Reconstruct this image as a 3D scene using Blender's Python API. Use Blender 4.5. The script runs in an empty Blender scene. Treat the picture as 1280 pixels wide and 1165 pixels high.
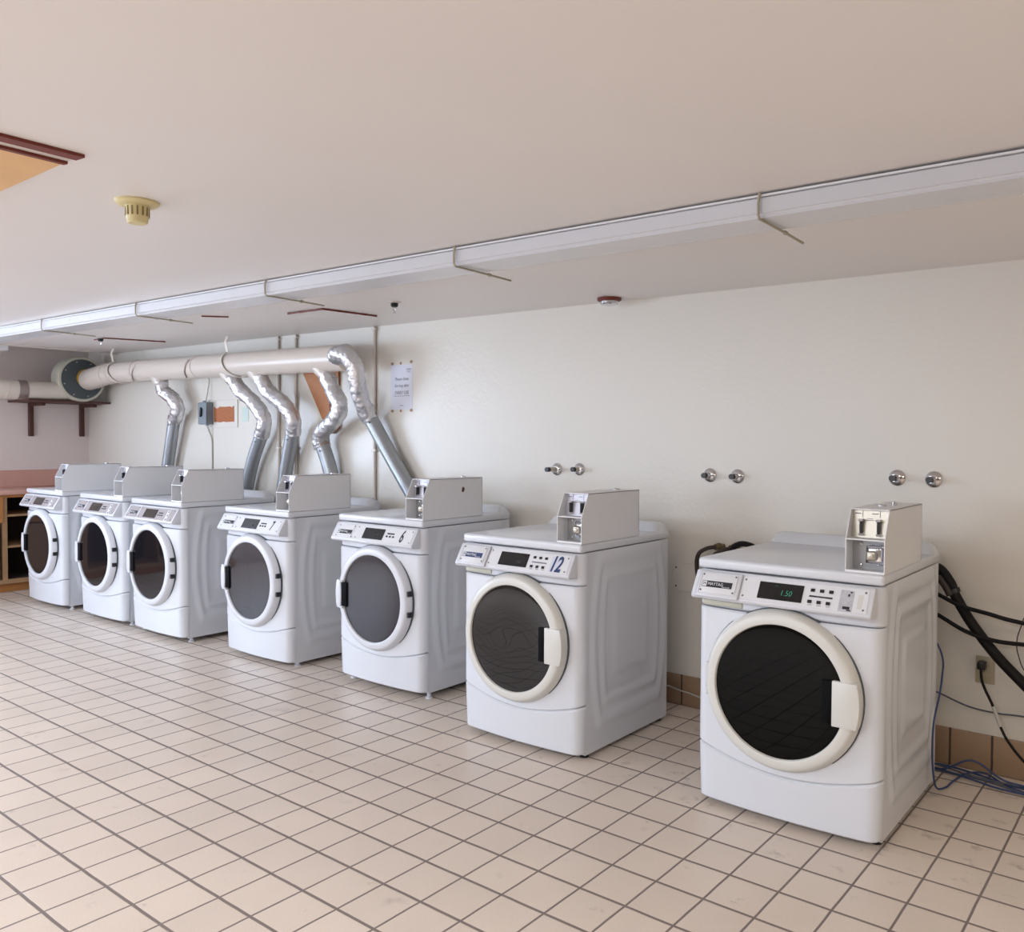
import bpy, bmesh, math, random
from mathutils import Matrix, Vector, noise
random.seed(7)
C = bpy.context.scene.collection
SC = bpy.context.scene

# ------------------------------------------------------------------ camera
def setup_camera():
    cd = bpy.data.cameras.new('camera'); co = bpy.data.objects.new('camera', cd); C.objects.link(co)
    R = Vector((0.79221, 0.61022, 0.006)); F = Vector((-0.60968, 0.79203, -0.03089)).normalized()
    R = (R - F * R.dot(F)).normalized(); U = R.cross(F)
    M = Matrix((( R.x, U.x, -F.x, 2.145), (R.y, U.y, -F.y, -1.717), (R.z, U.z, -F.z, 1.375), (0, 0, 0, 1)))
    co.matrix_world = M
    cd.sensor_fit = 'HORIZONTAL'; cd.sensor_width = 36.0
    cd.lens = 36.0 * 1055.4 / 1280.0
    cd.shift_x = -(694.34 - 640.0) / 1280.0
    cd.clip_start = 0.02
    SC.camera = co
setup_camera()

# ------------------------------------------------------------------ world, lights, exposure
w = bpy.data.worlds.new('world'); SC.world = w; w.use_nodes = True
w.node_tree.nodes['Background'].inputs[0].default_value = (0.80, 0.88, 1.0, 1)
w.node_tree.nodes['Background'].inputs[1].default_value = 0.25
def area(name, loc, target, sx, sy, power, col):
    l = bpy.data.lights.new(name, 'AREA'); l.shape = 'RECTANGLE'; l.size = sx; l.size_y = sy
    l.energy = power; l.color = col
    o = bpy.data.objects.new(name, l); C.objects.link(o); o.location = loc
    d = Vector(target) - Vector(loc); o.rotation_euler = d.to_track_quat('-Z', 'Y').to_euler()
    return o
# daylight through the windows of the left wall and of the wall behind the camera
area('daylight_left', (-6.62, -2.0, 1.40), (-2.62, -2.0, 1.9), 3.4, 1.10, 118, (0.60, 0.76, 1.0))
area('daylight_front', (-2.6, -4.86, 1.35), (-2.6, -1.86, 2.2), 4.2, 1.10, 34, (0.74, 0.86, 1.0))
# ceiling strips added as unseen fill, behind the camera and to its right
FILL_STRIPS = [(-3.2, -2.1, 2.4, True, 64, (0.77, 0.86, 1.0)), (1.1, -2.4, 2.4, True, 60, (0.96, 0.97, 1.0)), (4.1, -0.4, 2.4, False, 36, (1.0, 0.92, 0.78))]
for sx_, sy_, sl_, ax_, sp_, sc_ in FILL_STRIPS:
    area('fill_strip_light', (sx_, sy_, 2.02), (sx_, sy_, 0), sl_ if ax_ else 0.14, 0.14 if ax_ else sl_, sp_, sc_)
SC.view_settings.view_transform = 'Standard'
SC.view_settings.look = 'None'
SC.view_settings.gamma = 1.0
SC.view_settings.use_curve_mapping = False
SC.view_settings.exposure = 0.40

# ------------------------------------------------------------------ materials
def hx(r, g, b):
    f = lambda c: ((c / 255 + 0.055) / 1.055) ** 2.4 if c > 10 else c / 255 / 12.92
    return (f(r), f(g), f(b), 1)
def mat(name, col, rough=0.5, metal=0.0, bump=0.0, bscale=40.0, var=0.0, vscale=6.0, coat=0.0, emit=None, estr=1.0, spec=0.5, bdist=0.01):
    m = bpy.data.materials.new(name); m.use_nodes = True
    nt = m.node_tree; b = nt.nodes['Principled BSDF']
    b.inputs['Base Color'].default_value = col; b.inputs['Roughness'].default_value = rough
    b.inputs['Metallic'].default_value = metal; b.inputs['Specular IOR Level'].default_value = spec
    if coat: b.inputs['Coat Weight'].default_value = coat; b.inputs['Coat Roughness'].default_value = 0.08
    if emit: b.inputs['Emission Color'].default_value = emit; b.inputs['Emission Strength'].default_value = estr
    tc = nt.nodes.new('ShaderNodeTexCoord')
    if var:
        n = nt.nodes.new('ShaderNodeTexNoise'); n.inputs['Scale'].default_value = vscale; n.inputs['Detail'].default_value = 5
        nt.links.new(tc.outputs['Object'], n.inputs['Vector'])
        mx = nt.nodes.new('ShaderNodeMix'); mx.data_type = 'RGBA'
        mx.inputs[6].default_value = tuple(c * (1 - var) for c in col[:3]) + (1,)
        mx.inputs[7].default_value = tuple(min(1, c * (1 + var)) for c in col[:3]) + (1,)
        nt.links.new(n.outputs['Fac'], mx.inputs[0]); nt.links.new(mx.outputs[2], b.inputs['Base Color'])
    if bump:
        n = nt.nodes.new('ShaderNodeTexNoise'); n.inputs['Scale'].default_value = bscale; n.inputs['Detail'].default_value = 3
        nt.links.new(tc.outputs['Object'], n.inputs['Vector'])
        bp = nt.nodes.new('ShaderNodeBump'); bp.inputs['Strength'].default_value = bump; bp.inputs['Distance'].default_value = bdist
        nt.links.new(n.outputs['Fac'], bp.inputs['Height']); nt.links.new(bp.outputs[0], b.inputs['Normal'])
    return m
M = {}
M['enamel'] = mat('white_enamel', hx(214, 216, 221), 0.24, coat=0.25, bump=0.03, bscale=60, bdist=0.002)
M['plastic'] = mat('white_plastic', hx(213, 214, 219), 0.30)
M['ring'] = mat('door_ring_plastic', hx(212, 210, 203), 0.28)
M['coinbox'] = mat('coin_box_grey', hx(228, 228, 230), 0.45, bump=0.05, bscale=300, bdist=0.001)
M['steel'] = mat('steel_plate', hx(185, 178, 165), 0.35, 0.85)
M['chrome'] = mat('chrome', hx(215, 215, 218), 0.12, 1.0)
M['darkmetal'] = mat('dark_metal', hx(60, 58, 56), 0.4, 0.6)
M['black'] = mat('black_plastic', hx(22, 22, 24), 0.35)
M['rubber'] = mat('black_rubber', hx(17, 15, 15), 0.55, spec=0.25, bump=0.2, bscale=30, bdist=0.002)
M['glass_dark'] = mat('smoked_door_glass', hx(8, 8, 6), 0.02, spec=0.13)
M['glass_wavy'] = mat('smoked_door_glass_wavy', hx(24, 21, 21), 0.02, spec=0.5, bump=0.6, bscale=5.5, bdist=0.010)
for n_ in M['glass_wavy'].node_tree.nodes:
    if n_.type == 'TEX_NOISE': n_.inputs['Detail'].default_value = 0.0
M['glass_grey'] = mat('grey_door_glass', hx(46, 43, 48), 0.06, spec=0.45)
M['glass_mid'] = mat('dark_dryer_glass', hx(26, 24, 28), 0.05, spec=0.32)
M['steel_pale'] = mat('pale_steel_plate', hx(205, 203, 212), 0.42, 0.35)
M['vault'] = mat('vault_plate_grey', hx(168, 168, 168), 0.4, 0.3)
M['display'] = mat('display_black', hx(18, 18, 20), 0.08)
M['display_grey'] = mat('display_grey', hx(55, 52, 48), 0.12)
M['digit'] = mat('green_digits', hx(60, 150, 120), 0.4, emit=hx(70, 190, 150), estr=0.35)
M['faceplate'] = mat('control_faceplate', hx(222, 222, 224), 0.3)
M['faceplate_grey'] = mat('control_faceplate_silver', hx(172, 165, 165), 0.3, 0.2)
M['ink'] = mat('black_ink', hx(30, 30, 38), 0.5)
M['ink_blue'] = mat('navy_ink', hx(40, 62, 105), 0.5)
M['ink_white'] = mat('white_ink', hx(225, 225, 228), 0.5)
M['ink_grey'] = mat('grey_ink', hx(130, 130, 140), 0.6)
M['sticker'] = mat('worn_sticker', hx(185, 185, 190), 0.5, var=0.3, vscale=60)
M['paper'] = mat('paper', hx(225, 226, 238), 0.8)
M['tape'] = mat('brown_tape_mark', hx(165, 132, 110), 0.7, var=0.2, vscale=80)
M['screw'] = mat('screw_metal', hx(120, 118, 118), 0.35, 0.8)
M['cream_paint'] = mat('cream_painted_metal', hx(220, 209, 198), 0.33, bump=0.08, bscale=25, bdist=0.004, var=0.03)
M['galv'] = mat('galvanised_steel', hx(166, 170, 174), 0.36, 0.6, var=0.12, vscale=14)
M['foil'] = mat('aluminium_foil', hx(222, 221, 224), 0.30, 0.85, bump=0.7, bscale=60, bdist=0.007)
M['foiltape'] = mat('silver_tape', hx(165, 150, 145), 0.35, 0.6, bump=0.3, bscale=60)
M['grey_paint'] = mat('grey_enamel_box', hx(128, 138, 145), 0.4)
M['fan_grey'] = mat('dark_grey_fan_face', hx(72, 80, 84), 0.5)
M['fan_cream'] = mat('fan_housing_cream', hx(196, 193, 178), 0.45)
M['brass'] = mat('yellow_brass', hx(185, 150, 60), 0.35, 0.5)
M['darkwood'] = mat('dark_brown_wood', hx(82, 50, 40), 0.6, var=0.3, vscale=30)
M['redbrown'] = mat('red_brown_paint', hx(112, 45, 32), 0.6, var=0.2, vscale=40)
M['ceil_white'] = mat('ceiling_patch_paint', hx(214, 205, 199), 0.5)
M['gutter'] = mat('white_vinyl_channel', hx(208, 208, 212), 0.25, bump=0.25, bscale=3.5, bdist=0.01)
M['rod'] = mat('tan_hanger_rod', hx(170, 162, 142), 0.5)
M['smoke'] = mat('aged_cream_plastic', hx(214, 200, 150), 0.45)
M['smokeslot'] = mat('aged_slot_shadow', hx(130, 115, 75), 0.7)
M['pinktop'] = mat('pink_laminate', hx(212, 164, 150), 0.4, var=0.06)
M['pineorange'] = mat('orange_pine', hx(178, 120, 66), 0.5, var=0.15, vscale=20)
M['pinepale'] = mat('pale_pine', hx(172, 136, 100), 0.55, var=0.15, vscale=16)
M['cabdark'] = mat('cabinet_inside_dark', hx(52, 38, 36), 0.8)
M['ply'] = mat('plywood', hx(222, 178, 124), 0.55, var=0.12, vscale=9)
M['boardbrown'] = mat('brown_board', hx(172, 112, 66), 0.6, var=0.15, vscale=18)
M['hardboard'] = mat('rusty_backing', hx(178, 108, 66), 0.7, bump=0.5, bscale=60, var=0.2, vscale=50)
M['mint'] = mat('mint_card', hx(205, 222, 212), 0.6)
M['ivory'] = mat('ivory_outlet', hx(176, 164, 138), 0.4)
M['bluewire'] = mat('blue_cable', hx(48, 66, 108), 0.45)
M['greyblue'] = mat('grey_blue_cable', hx(80, 86, 100), 0.5)
M['whitewire'] = mat('white_cable_sleeve', hx(190, 186, 180), 0.5)
M['wirecream'] = mat('cream_wire', hx(190, 184, 172), 0.5)
M['brasshose'] = mat('old_brass', hx(120, 105, 78), 0.45, 0.6)
M['hosebrown'] = mat('dark_brown_hose', hx(52, 42, 38), 0.5)
M['white_gloss'] = mat('fixture_white', hx(230, 230, 232), 0.4)
M['tube'] = mat('fill_strip_tube', hx(240, 240, 240), 0.4, emit=(1, .97, .9, 1), estr=3.0)  # tube glow, used only on the added fill strips
M['pane'] = mat('daylit_window_pane', hx(220, 230, 240), 0.3, emit=(0.80, 0.88, 1.0, 1), estr=2.2)

def node(nt, t, **k):
    n = nt.nodes.new(t)
    for a, v in k.items(): setattr(n, a, v)
    return n
def mth(nt, op, a, b=None, c=None):
    n = nt.nodes.new('ShaderNodeMath'); n.operation = op
    for i, v in enumerate((a, b, c)):
        if v is None: continue
        if isinstance(v, (int, float)): n.inputs[i].default_value = v
        else: nt.links.new(v, n.inputs[i])
    return n.outputs[0]
def tile_mat(name, px, py, gx, gy, ox, oy, axes=(0, 1), base=(214, 199, 185), grout=(122, 110, 104), rough=0.36):
    m = bpy.data.materials.new(name); m.use_nodes = True; nt = m.node_tree; b = nt.nodes['Principled BSDF']
    tc = node(nt, 'ShaderNodeTexCoord'); sp = node(nt, 'ShaderNodeSeparateXYZ'); nt.links.new(tc.outputs['Object'], sp.inputs[0])
    wob = node(nt, 'ShaderNodeTexNoise'); wob.inputs['Scale'].default_value = 9; nt.links.new(tc.outputs['Object'], wob.inputs['Vector'])
    wv = mth(nt, 'MULTIPLY', mth(nt, 'SUBTRACT', wob.outputs['Fac'], 0.5), 0.0035)
    x = mth(nt, 'DIVIDE', mth(nt, 'ADD', mth(nt, 'SUBTRACT', sp.outputs[axes[0]], ox), wv), px)
    y = mth(nt, 'DIVIDE', mth(nt, 'ADD', mth(nt, 'SUBTRACT', sp.outputs[axes[1]], oy), wv), py)
    def edge(v, p, g):
        if g <= 0: return 1.0
        f = mth(nt, 'FRACT', v); d = mth(nt, 'MULTIPLY', mth(nt, 'MINIMUM', f, mth(nt, 'SUBTRACT', 1.0, f)), p)
        mr = node(nt, 'ShaderNodeMapRange'); nt.links.new(d, mr.inputs[0]); mr.inputs[1].default_value = g * 0.36; mr.inputs[2].default_value = g * 0.62
        return mr.outputs[0]
    mask = mth(nt, 'MINIMUM', edge(x, px, gx), edge(y, py, gy))
    cb = node(nt, 'ShaderNodeCombineXYZ'); nt.links.new(mth(nt, 'FLOOR', x), cb.inputs[0]); nt.links.new(mth(nt, 'FLOOR', y), cb.inputs[1])
    wn = node(nt, 'ShaderNodeTexWhiteNoise'); nt.links.new(cb.outputs[0], wn.inputs['Vector'])
    n1 = node(nt, 'ShaderNodeTexNoise'); n1.inputs['Scale'].default_value = 2.2; n1.inputs['Detail'].default_value = 6; nt.links.new(tc.outputs['Object'], n1.inputs['Vector'])
    n2 = node(nt, 'ShaderNodeTexNoise'); n2.inputs['Scale'].default_value = 260; n2.inputs['Detail'].default_value = 2; nt.links.new(tc.outputs['Object'], n2.inputs['Vector'])
    bc = hx(*base)
    val = mth(nt, 'ADD', mth(nt, 'ADD', mth(nt, 'MULTIPLY', mth(nt, 'SUBTRACT', wn.outputs['Value'], 0.5), 0.07), 1.0),
              mth(nt, 'ADD', mth(nt, 'MULTIPLY', mth(nt, 'SUBTRACT', n1.outputs['Fac'], 0.5), 0.22), mth(nt, 'MULTIPLY', mth(nt, 'SUBTRACT', n2.outputs['Fac'], 0.5), 0.30)))
    # sparse dark stains with soft shapes of their own
    st = node(nt, 'ShaderNodeTexNoise'); st.inputs['Scale'].default_value = 5.5; st.inputs['Detail'].default_value = 4; nt.links.new(tc.outputs['Object'], st.inputs['Vector'])
    sr = node(nt, 'ShaderNodeMapRange'); nt.links.new(st.outputs['Fac'], sr.inputs[0]); sr.inputs[1].default_value = 0.66; sr.inputs[2].default_value = 0.80; sr.inputs[3].default_value = 1.0; sr.inputs[4].default_value = 0.72
    val = mth(nt, 'MULTIPLY', val, sr.outputs[0])
    # scuffed dirt tracked along the row of machines
    if axes == (0, 1):
        dn = node(nt, 'ShaderNodeTexNoise'); dn.inputs['Scale'].default_value = 11; dn.inputs['Detail'].default_value = 7; dn.inputs['Roughness'].default_value = .7; nt.links.new(tc.outputs['Object'], dn.inputs['Vector'])
        zone = node(nt, 'ShaderNodeMapRange'); nt.links.new(sp.outputs[1], zone.inputs[0]); zone.inputs[1].default_value = 0.75; zone.inputs[2].default_value = 1.25; zone.inputs[3].default_value = 0.0; zone.inputs[4].default_value = 0.075
        dr_ = node(nt, 'ShaderNodeMapRange'); nt.links.new(mth(nt, 'ADD', dn.outputs['Fac'], zone.outputs[0]), dr_.inputs[0]); dr_.inputs[1].default_value = 0.635; dr_.inputs[2].default_value = 0.80; dr_.inputs[3].default_value = 1.0; dr_.inputs[4].default_value = 0.55
        val = mth(nt, 'MULTIPLY', val, dr_.outputs[0])
    mc = node(nt, 'ShaderNodeMix', data_type='RGBA', blend_type='MULTIPLY'); mc.inputs[0].default_value = 1; mc.inputs[6].default_value = bc
    cv = node(nt, 'ShaderNodeCombineColor')
    for i in range(3): nt.links.new(val, cv.inputs[i])
    nt.links.new(cv.outputs[0], mc.inputs[7])
    gm = node(nt, 'ShaderNodeMix', data_type='RGBA'); gm.inputs[6].default_value = hx(*grout)
    nt.links.new(mask, gm.inputs[0]); nt.links.new(mc.outputs[2], gm.inputs[7]); nt.links.new(gm.outputs[2], b.inputs['Base Color'])
    rr = node(nt, 'ShaderNodeMapRange'); nt.links.new(mask, rr.inputs[0]); rr.inputs[3].default_value = 0.8; rr.inputs[4].default_value = rough
    nt.links.new(rr.outputs[0], b.inputs['Roughness'])
    bp = node(nt, 'ShaderNodeBump'); bp.inputs['Strength'].default_value = 0.6; bp.inputs['Distance'].default_value = 0.002
    nt.links.new(mth(nt, 'ADD', mask, mth(nt, 'MULTIPLY', n2.outputs['Fac'], 0.12)), bp.inputs['Height']); nt.links.new(bp.outputs[0], b.inputs['Normal'])
    return m
TX, TY = 0.1635, 0.1635 * 1.09
M['floor'] = tile_mat('quarry_tile_floor', TX, TY, 0.0075, 0.0105, 0, 0)
M['basetile'] = tile_mat('quarry_tile_base', 0.162, 1.0, 0.009, 0.0, 1.31, -0.5, axes=(0, 2), base=(158, 130, 104), grout=(78, 62, 52))
def plaster(name, col, rough, b1=0.25, s1=45, mott=0.035):
    m = mat(name, col, rough, bump=b1, bscale=s1, var=mott, vscale=1.3, bdist=0.004); return m
M['wall'] = plaster('cream_wall_paint', hx(226, 220, 210), 0.36)
M['wall_l'] = plaster('left_wall_paint', hx(232, 220, 216), 0.5)
M['ceiling'] = plaster('ceiling_paint', hx(230, 224, 220), 0.42, 0.12, 14, 0.025)
M['wall_f'] = plaster('front_wall_paint', hx(150, 134, 122), 0.6)
M['black_matt'] = mat('matt_black_recess', hx(12, 12, 13), 0.7, spec=0.1)
M['dark_gap'] = mat('dark_plenum', hx(70, 60, 54), 0.9)

# ------------------------------------------------------------------ mesh builder
class MB:
    def __init__(s, M4=None): s.bm = bmesh.new(); s.m4 = M4
    def _v(s, p): return s.bm.verts.new(p)
    def box(s, x0, x1, y0, y1, z0, z1, bev=0.0, seg=2):
        t = bmesh.new()
        vs = [t.verts.new((x, y, z)) for z in (z0, z1) for y in (y0, y1) for x in (x0, x1)]
        for f in ((0, 2, 3, 1), (4, 5, 7, 6), (0, 1, 5, 4), (2, 6, 7, 3), (0, 4, 6, 2), (1, 3, 7, 5)): t.faces.new([vs[i] for i in f])
        if bev: bmesh.ops.bevel(t, geom=t.edges[:], offset=bev, segments=seg, affect='EDGES', profile=0.5)
        s._merge(t); return s
    def _merge(s, t):
        me = bpy.data.meshes.new('t'); t.to_mesh(me); t.free(); s.bm.from_mesh(me); bpy.data.meshes.remove(me)
    def prism(s, pts, axis, a, b, bev=0.0, seg=2):
        # pts 2-D outline, extruded along axis from a to b
        t = bmesh.new()
        def P(p, q):
            return {'x': (q, p[0], p[1]), 'y': (p[0], q, p[1]), 'z': (p[0], p[1], q)}[axis]
        A = [t.verts.new(P(p, a)) for p in pts]; B = [t.verts.new(P(p, b)) for p in pts]
        n = len(pts); t.faces.new(A); t.faces.new(B[::-1])
        for i in range(n): t.faces.new((A[i], B[i], B[(i + 1) % n], A[(i + 1) % n]))
        bmesh.ops.recalc_face_normals(t, faces=t.faces[:])
        if bev: bmesh.ops.bevel(t, geom=t.edges[:], offset=bev, segments=seg, affect='EDGES', profile=0.5)
        s._merge(t); return s
    def tube(s, pts, rad, seg=12, smooth=0, caps=True, wobble=0.0, ribs=0):
        P = [Vector(p) for p in pts]
        if smooth: 
            Q = []; n = len(P)
            for i in range(n - 1):
                p0 = P[max(i - 1, 0)]; p1 = P[i]; p2 = P[i + 1]; p3 = P[min(i + 2, n - 1)]
                for k in range(smooth):
                    t = k / smooth
                    Q.append(0.5 * ((2 * p1) + (p2 - p0) * t + (2 * p0 - 5 * p1 + 4 * p2 - p3) * t * t + (3 * p1 - p0 - 3 * p2 + p3) * t ** 3))
            Q.append(P[-1]); P = Q
        n = len(P); R = rad if isinstance(rad, (list, tuple)) else [rad] * n
        if len(R) != n: R = [R[min(len(R) - 1, int(i * len(R) / n))] for i in range(n)]
        T = [(P[min(i + 1, n - 1)] - P[max(i - 1, 0)]).normalized() for i in range(n)]
        N = T[0].orthogonal().normalized(); rings = []
        for i in range(n):
            N = (N - T[i] * N.dot(T[i]))
            N = N.normalized() if N.length > 1e-6 else T[i].orthogonal().normalized()
            B = T[i].cross(N); ring = []
            for k in range(seg):
                a = 2 * math.pi * k / seg; r = R[i]
                if ribs: r *= 1 + 0.025 * (1 if i % 2 else -1)
                d = N * math.cos(a) + B * math.sin(a); q = P[i] + d * r
                if wobble: q += d * wobble * (noise.noise(q * 38) + 0.7 * noise.noise(q * 17))
                ring.append(s.bm.verts.new(q))
            rings.append(ring)
        for i in range(n - 1):
            for k in range(seg):
                s.bm.faces.new((rings[i][k], rings[i][(k + 1) % seg], rings[i + 1][(k + 1) % seg], rings[i + 1][k]))
        if caps: s.bm.faces.new(rings[0][::-1]); s.bm.faces.new(rings[-1])
        return s
    def lathe(s, prof, c=(0, 0, 0), axis='z', seg=32, close=False):
        # prof: (radius, height) list
        rings = []
        for r, h in prof:
            ring = []
            for k in range(seg):
                a = 2 * math.pi * k / seg; u, v = r * math.cos(a), r * math.sin(a)
                p = {'z': (u, v, h), 'x': (h, u, v), 'y': (v, h, u)}[axis]
                ring.append(s.bm.verts.new((c[0] + p[0], c[1] + p[1], c[2] + p[2])))
            rings.append(ring)
        for i in range(len(rings) - 1):
            for k in range(seg):
                s.bm.faces.new((rings[i][k], rings[i][(k + 1) % seg], rings[i + 1][(k + 1) % seg], rings[i + 1][k]))
        if close:
            for k in range(seg): s.bm.faces.new((rings[-1][k], rings[-1][(k + 1) % seg], rings[0][(k + 1) % seg], rings[0][k]))
        else:
            if prof[0][0] > 1e-5: s.bm.faces.new(rings[0][::-1])
            if prof[-1][0] > 1e-5: s.bm.faces.new(rings[-1])
        return s
    def cyl(s, p0, p1, r, seg=16): return s.tube([p0, p1], r, seg)
    def text(s, body, size, x, y, z=0, sx=1.0, shear=0.0, align='CENTER', off=0.0, depth=0.0006):
        cu = bpy.data.curves.new('t', 'FONT'); cu.body = body; cu.size = size; cu.align_x = align; cu.align_y = 'CENTER'
        cu.shear = shear; cu.offset = off; cu.extrude = depth; cu.resolution_u = 3
        o = bpy.data.objects.new('t', cu); C.objects.link(o)
        dg = bpy.context.evaluated_depsgraph_get(); me = bpy.data.meshes.new_from_object(o.evaluated_get(dg))
        me.transform(Matrix.Translation((x, y, z)) @ Matrix.Diagonal((sx, 1, 1, 1)))
        s.bm.from_mesh(me); bpy.data.meshes.remove(me); bpy.data.objects.remove(o); bpy.data.curves.remove(cu); return s
    def build(s, name, m, parent=None, ang=35, recalc=True):
        if s.m4 is not None: bmesh.ops.transform(s.bm, matrix=s.m4, verts=s.bm.verts[:])
        bmesh.ops.remove_doubles(s.bm, verts=s.bm.verts[:], dist=1e-6)
        if recalc: bmesh.ops.recalc_face_normals(s.bm, faces=s.bm.faces[:])
        me = bpy.data.meshes.new(name); s.bm.to_mesh(me); s.bm.free()
        me.shade_smooth(); me.set_sharp_from_angle(angle=math.radians(ang))
        me.materials.append(M[m] if isinstance(m, str) else m)
        o = bpy.data.objects.new(name, me); C.objects.link(o)
        if parent: o.parent = parent
        return o
def tag(o, label=None, cat=None, group=None, kind=None):
    if label: o['label'] = label
    if cat: o['category'] = cat
    if group: o['group'] = group
    if kind: o['kind'] = kind
    return o
def empty(name, loc, label, cat, group=None, rz=0):
    o = bpy.data.objects.new(name, None); C.objects.link(o); o.location = loc; o.rotation_euler = (0, 0, rz); o.empty_display_size = 0.1
    return tag(o, label, cat, group)
def frame(origin, u, n):
    # local x = right, y = up vector u, z = outward normal n
    u = Vector(u).normalized(); n = Vector(n).normalized(); x = u.cross(n)
    return Matrix(((x.x, u.x, n.x, origin[0]), (x.y, u.y, n.y, origin[1]), (x.z, u.z, n.z, origin[2]), (0, 0, 0, 1)))

# ------------------------------------------------------------------ the room
WY = 2.15; LX = -6.75; RX = 7.0; FY = -5.0
def zc(x): return 2.113 + 0.0085 * (1.55 - x)          # the ceiling falls slightly to the right
def quad(name, P, m, kind='structure'):
    b = MB(); b.bm.faces.new([b.bm.verts.new(p) for p in P]); return tag(b.build(name, m, recalc=False), kind=kind)
b = MB(); b.box(LX - .2, RX + .2, FY - .2, WY + .2, -0.12, 0.0); tag(b.build('floor', 'floor'), kind='structure')
EX = -6.12                                              # the ceiling stops at an open slot along the left wall
b = MB()
b.prism([(LX - .2, zc(LX)), (RX + .2, zc(RX)), (RX + .2, 2.62), (LX - .2, 2.62)], 'y', FY - .2, 1.15)
b.prism([(EX, zc(EX)), (RX + .2, zc(RX)), (RX + .2, 2.62), (EX, 2.62)], 'y', 1.15, WY + .2)
b.box(LX - .2, EX, 1.15, WY + .2, 2.45, 2.62)
tag(b.build('ceiling', 'ceiling'), kind='structure')
b = MB(); b.box(LX - .2, RX + .2, WY, WY + .15, 0, 2.6); tag(b.build('wall_back', 'wall'), kind='structure')
b = MB(); b.box(RX, RX + .15, FY, WY, 0, 2.6); tag(b.build('wall_right', 'wall'), kind='structure')
# left wall with its window in the front part, out of frame
b = MB()
b.box(LX - .15, LX, -0.2, WY, 0, 2.6); b.box(LX - .15, LX, FY, -3.8, 0, 2.6)
b.box(LX - .15, LX, -3.8, -0.2, 0, 0.82); b.box(LX - .15, LX, -3.8, -0.2, 1.98, 2.6)
tag(b.build('wall_left', 'wall_l'), kind='structure')
b = MB()
b.box(LX - .2, -4.8, FY - .15, FY, 0, 2.6); b.box(-0.4, RX + .2, FY - .15, FY, 0, 2.6)
b.box(-4.8, -0.4, FY - .15, FY, 0, 0.78); b.box(-4.8, -0.4, FY - .15, FY, 1.93, 2.6)
tag(b.build('wall_front', 'wall_f'), kind='structure')
b = MB(); b.box(LX - .13, LX - .11, -3.8, -0.2, 0.82, 1.98); wi = tag(b.build('window_1', 'pane'), kind='structure')
b = MB()
for y in (-3.8, -2.62, -1.42, -0.25): b.box(LX - .10, LX - .05, y, y + .05, 0.82, 1.98)
for z in (0.82, 1.93): b.box(LX - .10, LX - .05, -3.8, -0.2, z, z + .05)
b.build('window_frame', 'white_gloss', wi)
b = MB(); b.box(-4.8, -0.4, FY - .13, FY - .11, 0.78, 1.93); wi = tag(b.build('window_2', 'pane'), kind='structure')
b = MB()
for x in (-4.8, -3.35, -1.9, -0.45): b.box(x, x + .05, FY - .10, FY - .05, 0.78, 1.93)
for z in (0.78, 1.88): b.box(-4.8, -0.4, FY - .10, FY - .05, z, z + .05)
b.build('window_frame', 'white_gloss', wi)
# tiled skirting
b = MB(); b.box(-6.7, RX, WY - 0.012, WY, 0, 0.157, 0.003); tag(b.build('baseboard_back', 'basetile'), kind='structure')
b = MB(); b.box(EX - .03, EX + .01, 1.15, WY, zc(EX) - .012, zc(EX) + .03, 0.002); tag(b.build('trim_1', 'ceil_white'), kind='structure')
# fluorescent fixture at the left, and housings for the added fill strips
def fixture(loc, L, alongx, label, lit=False):
    e = empty('ceiling_light', loc, label, 'ceiling light')
    b = MB()
    if alongx: b.box(-L / 2, L / 2, -.07, .07, -.05, 0.0, .006)
    else: b.box(-.07, .07, -L / 2, L / 2, -.05, 0.0, .006)
    b.build('housing', 'white_gloss', e)
    b = MB(); d = (L / 2 - .04)
    b.tube([(-d, 0, -.065), (d, 0, -.065)] if alongx else [(0, -d, -.065), (0, d, -.065)], .013, 10)
    b.build('tube', 'tube' if lit else 'white_gloss', e)
    b = MB(); b.lathe([(.011, 0), (.011, .003)], (0.02, -L / 2 - .002 if not alongx else 0, -.025), 'y', 12)
    if not alongx: b.build('knockout', 'screw', e)
    return e
for (sx_, sy_, sl_, ax_, sp_, sc_), lb_ in zip(FILL_STRIPS, ('added fill strip light behind the viewer, on the window side', 'added fill strip light straight behind the viewer', 'added fill strip light to the right of the viewer')):
    fixture((sx_, sy_, zc(sx_) - .005), sl_, ax_, lb_, True)
fixture((-6.20, 0.05, zc(-6.2) - .005), 2.34, False, 'white strip light housing at the left edge, under the ceiling')

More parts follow.
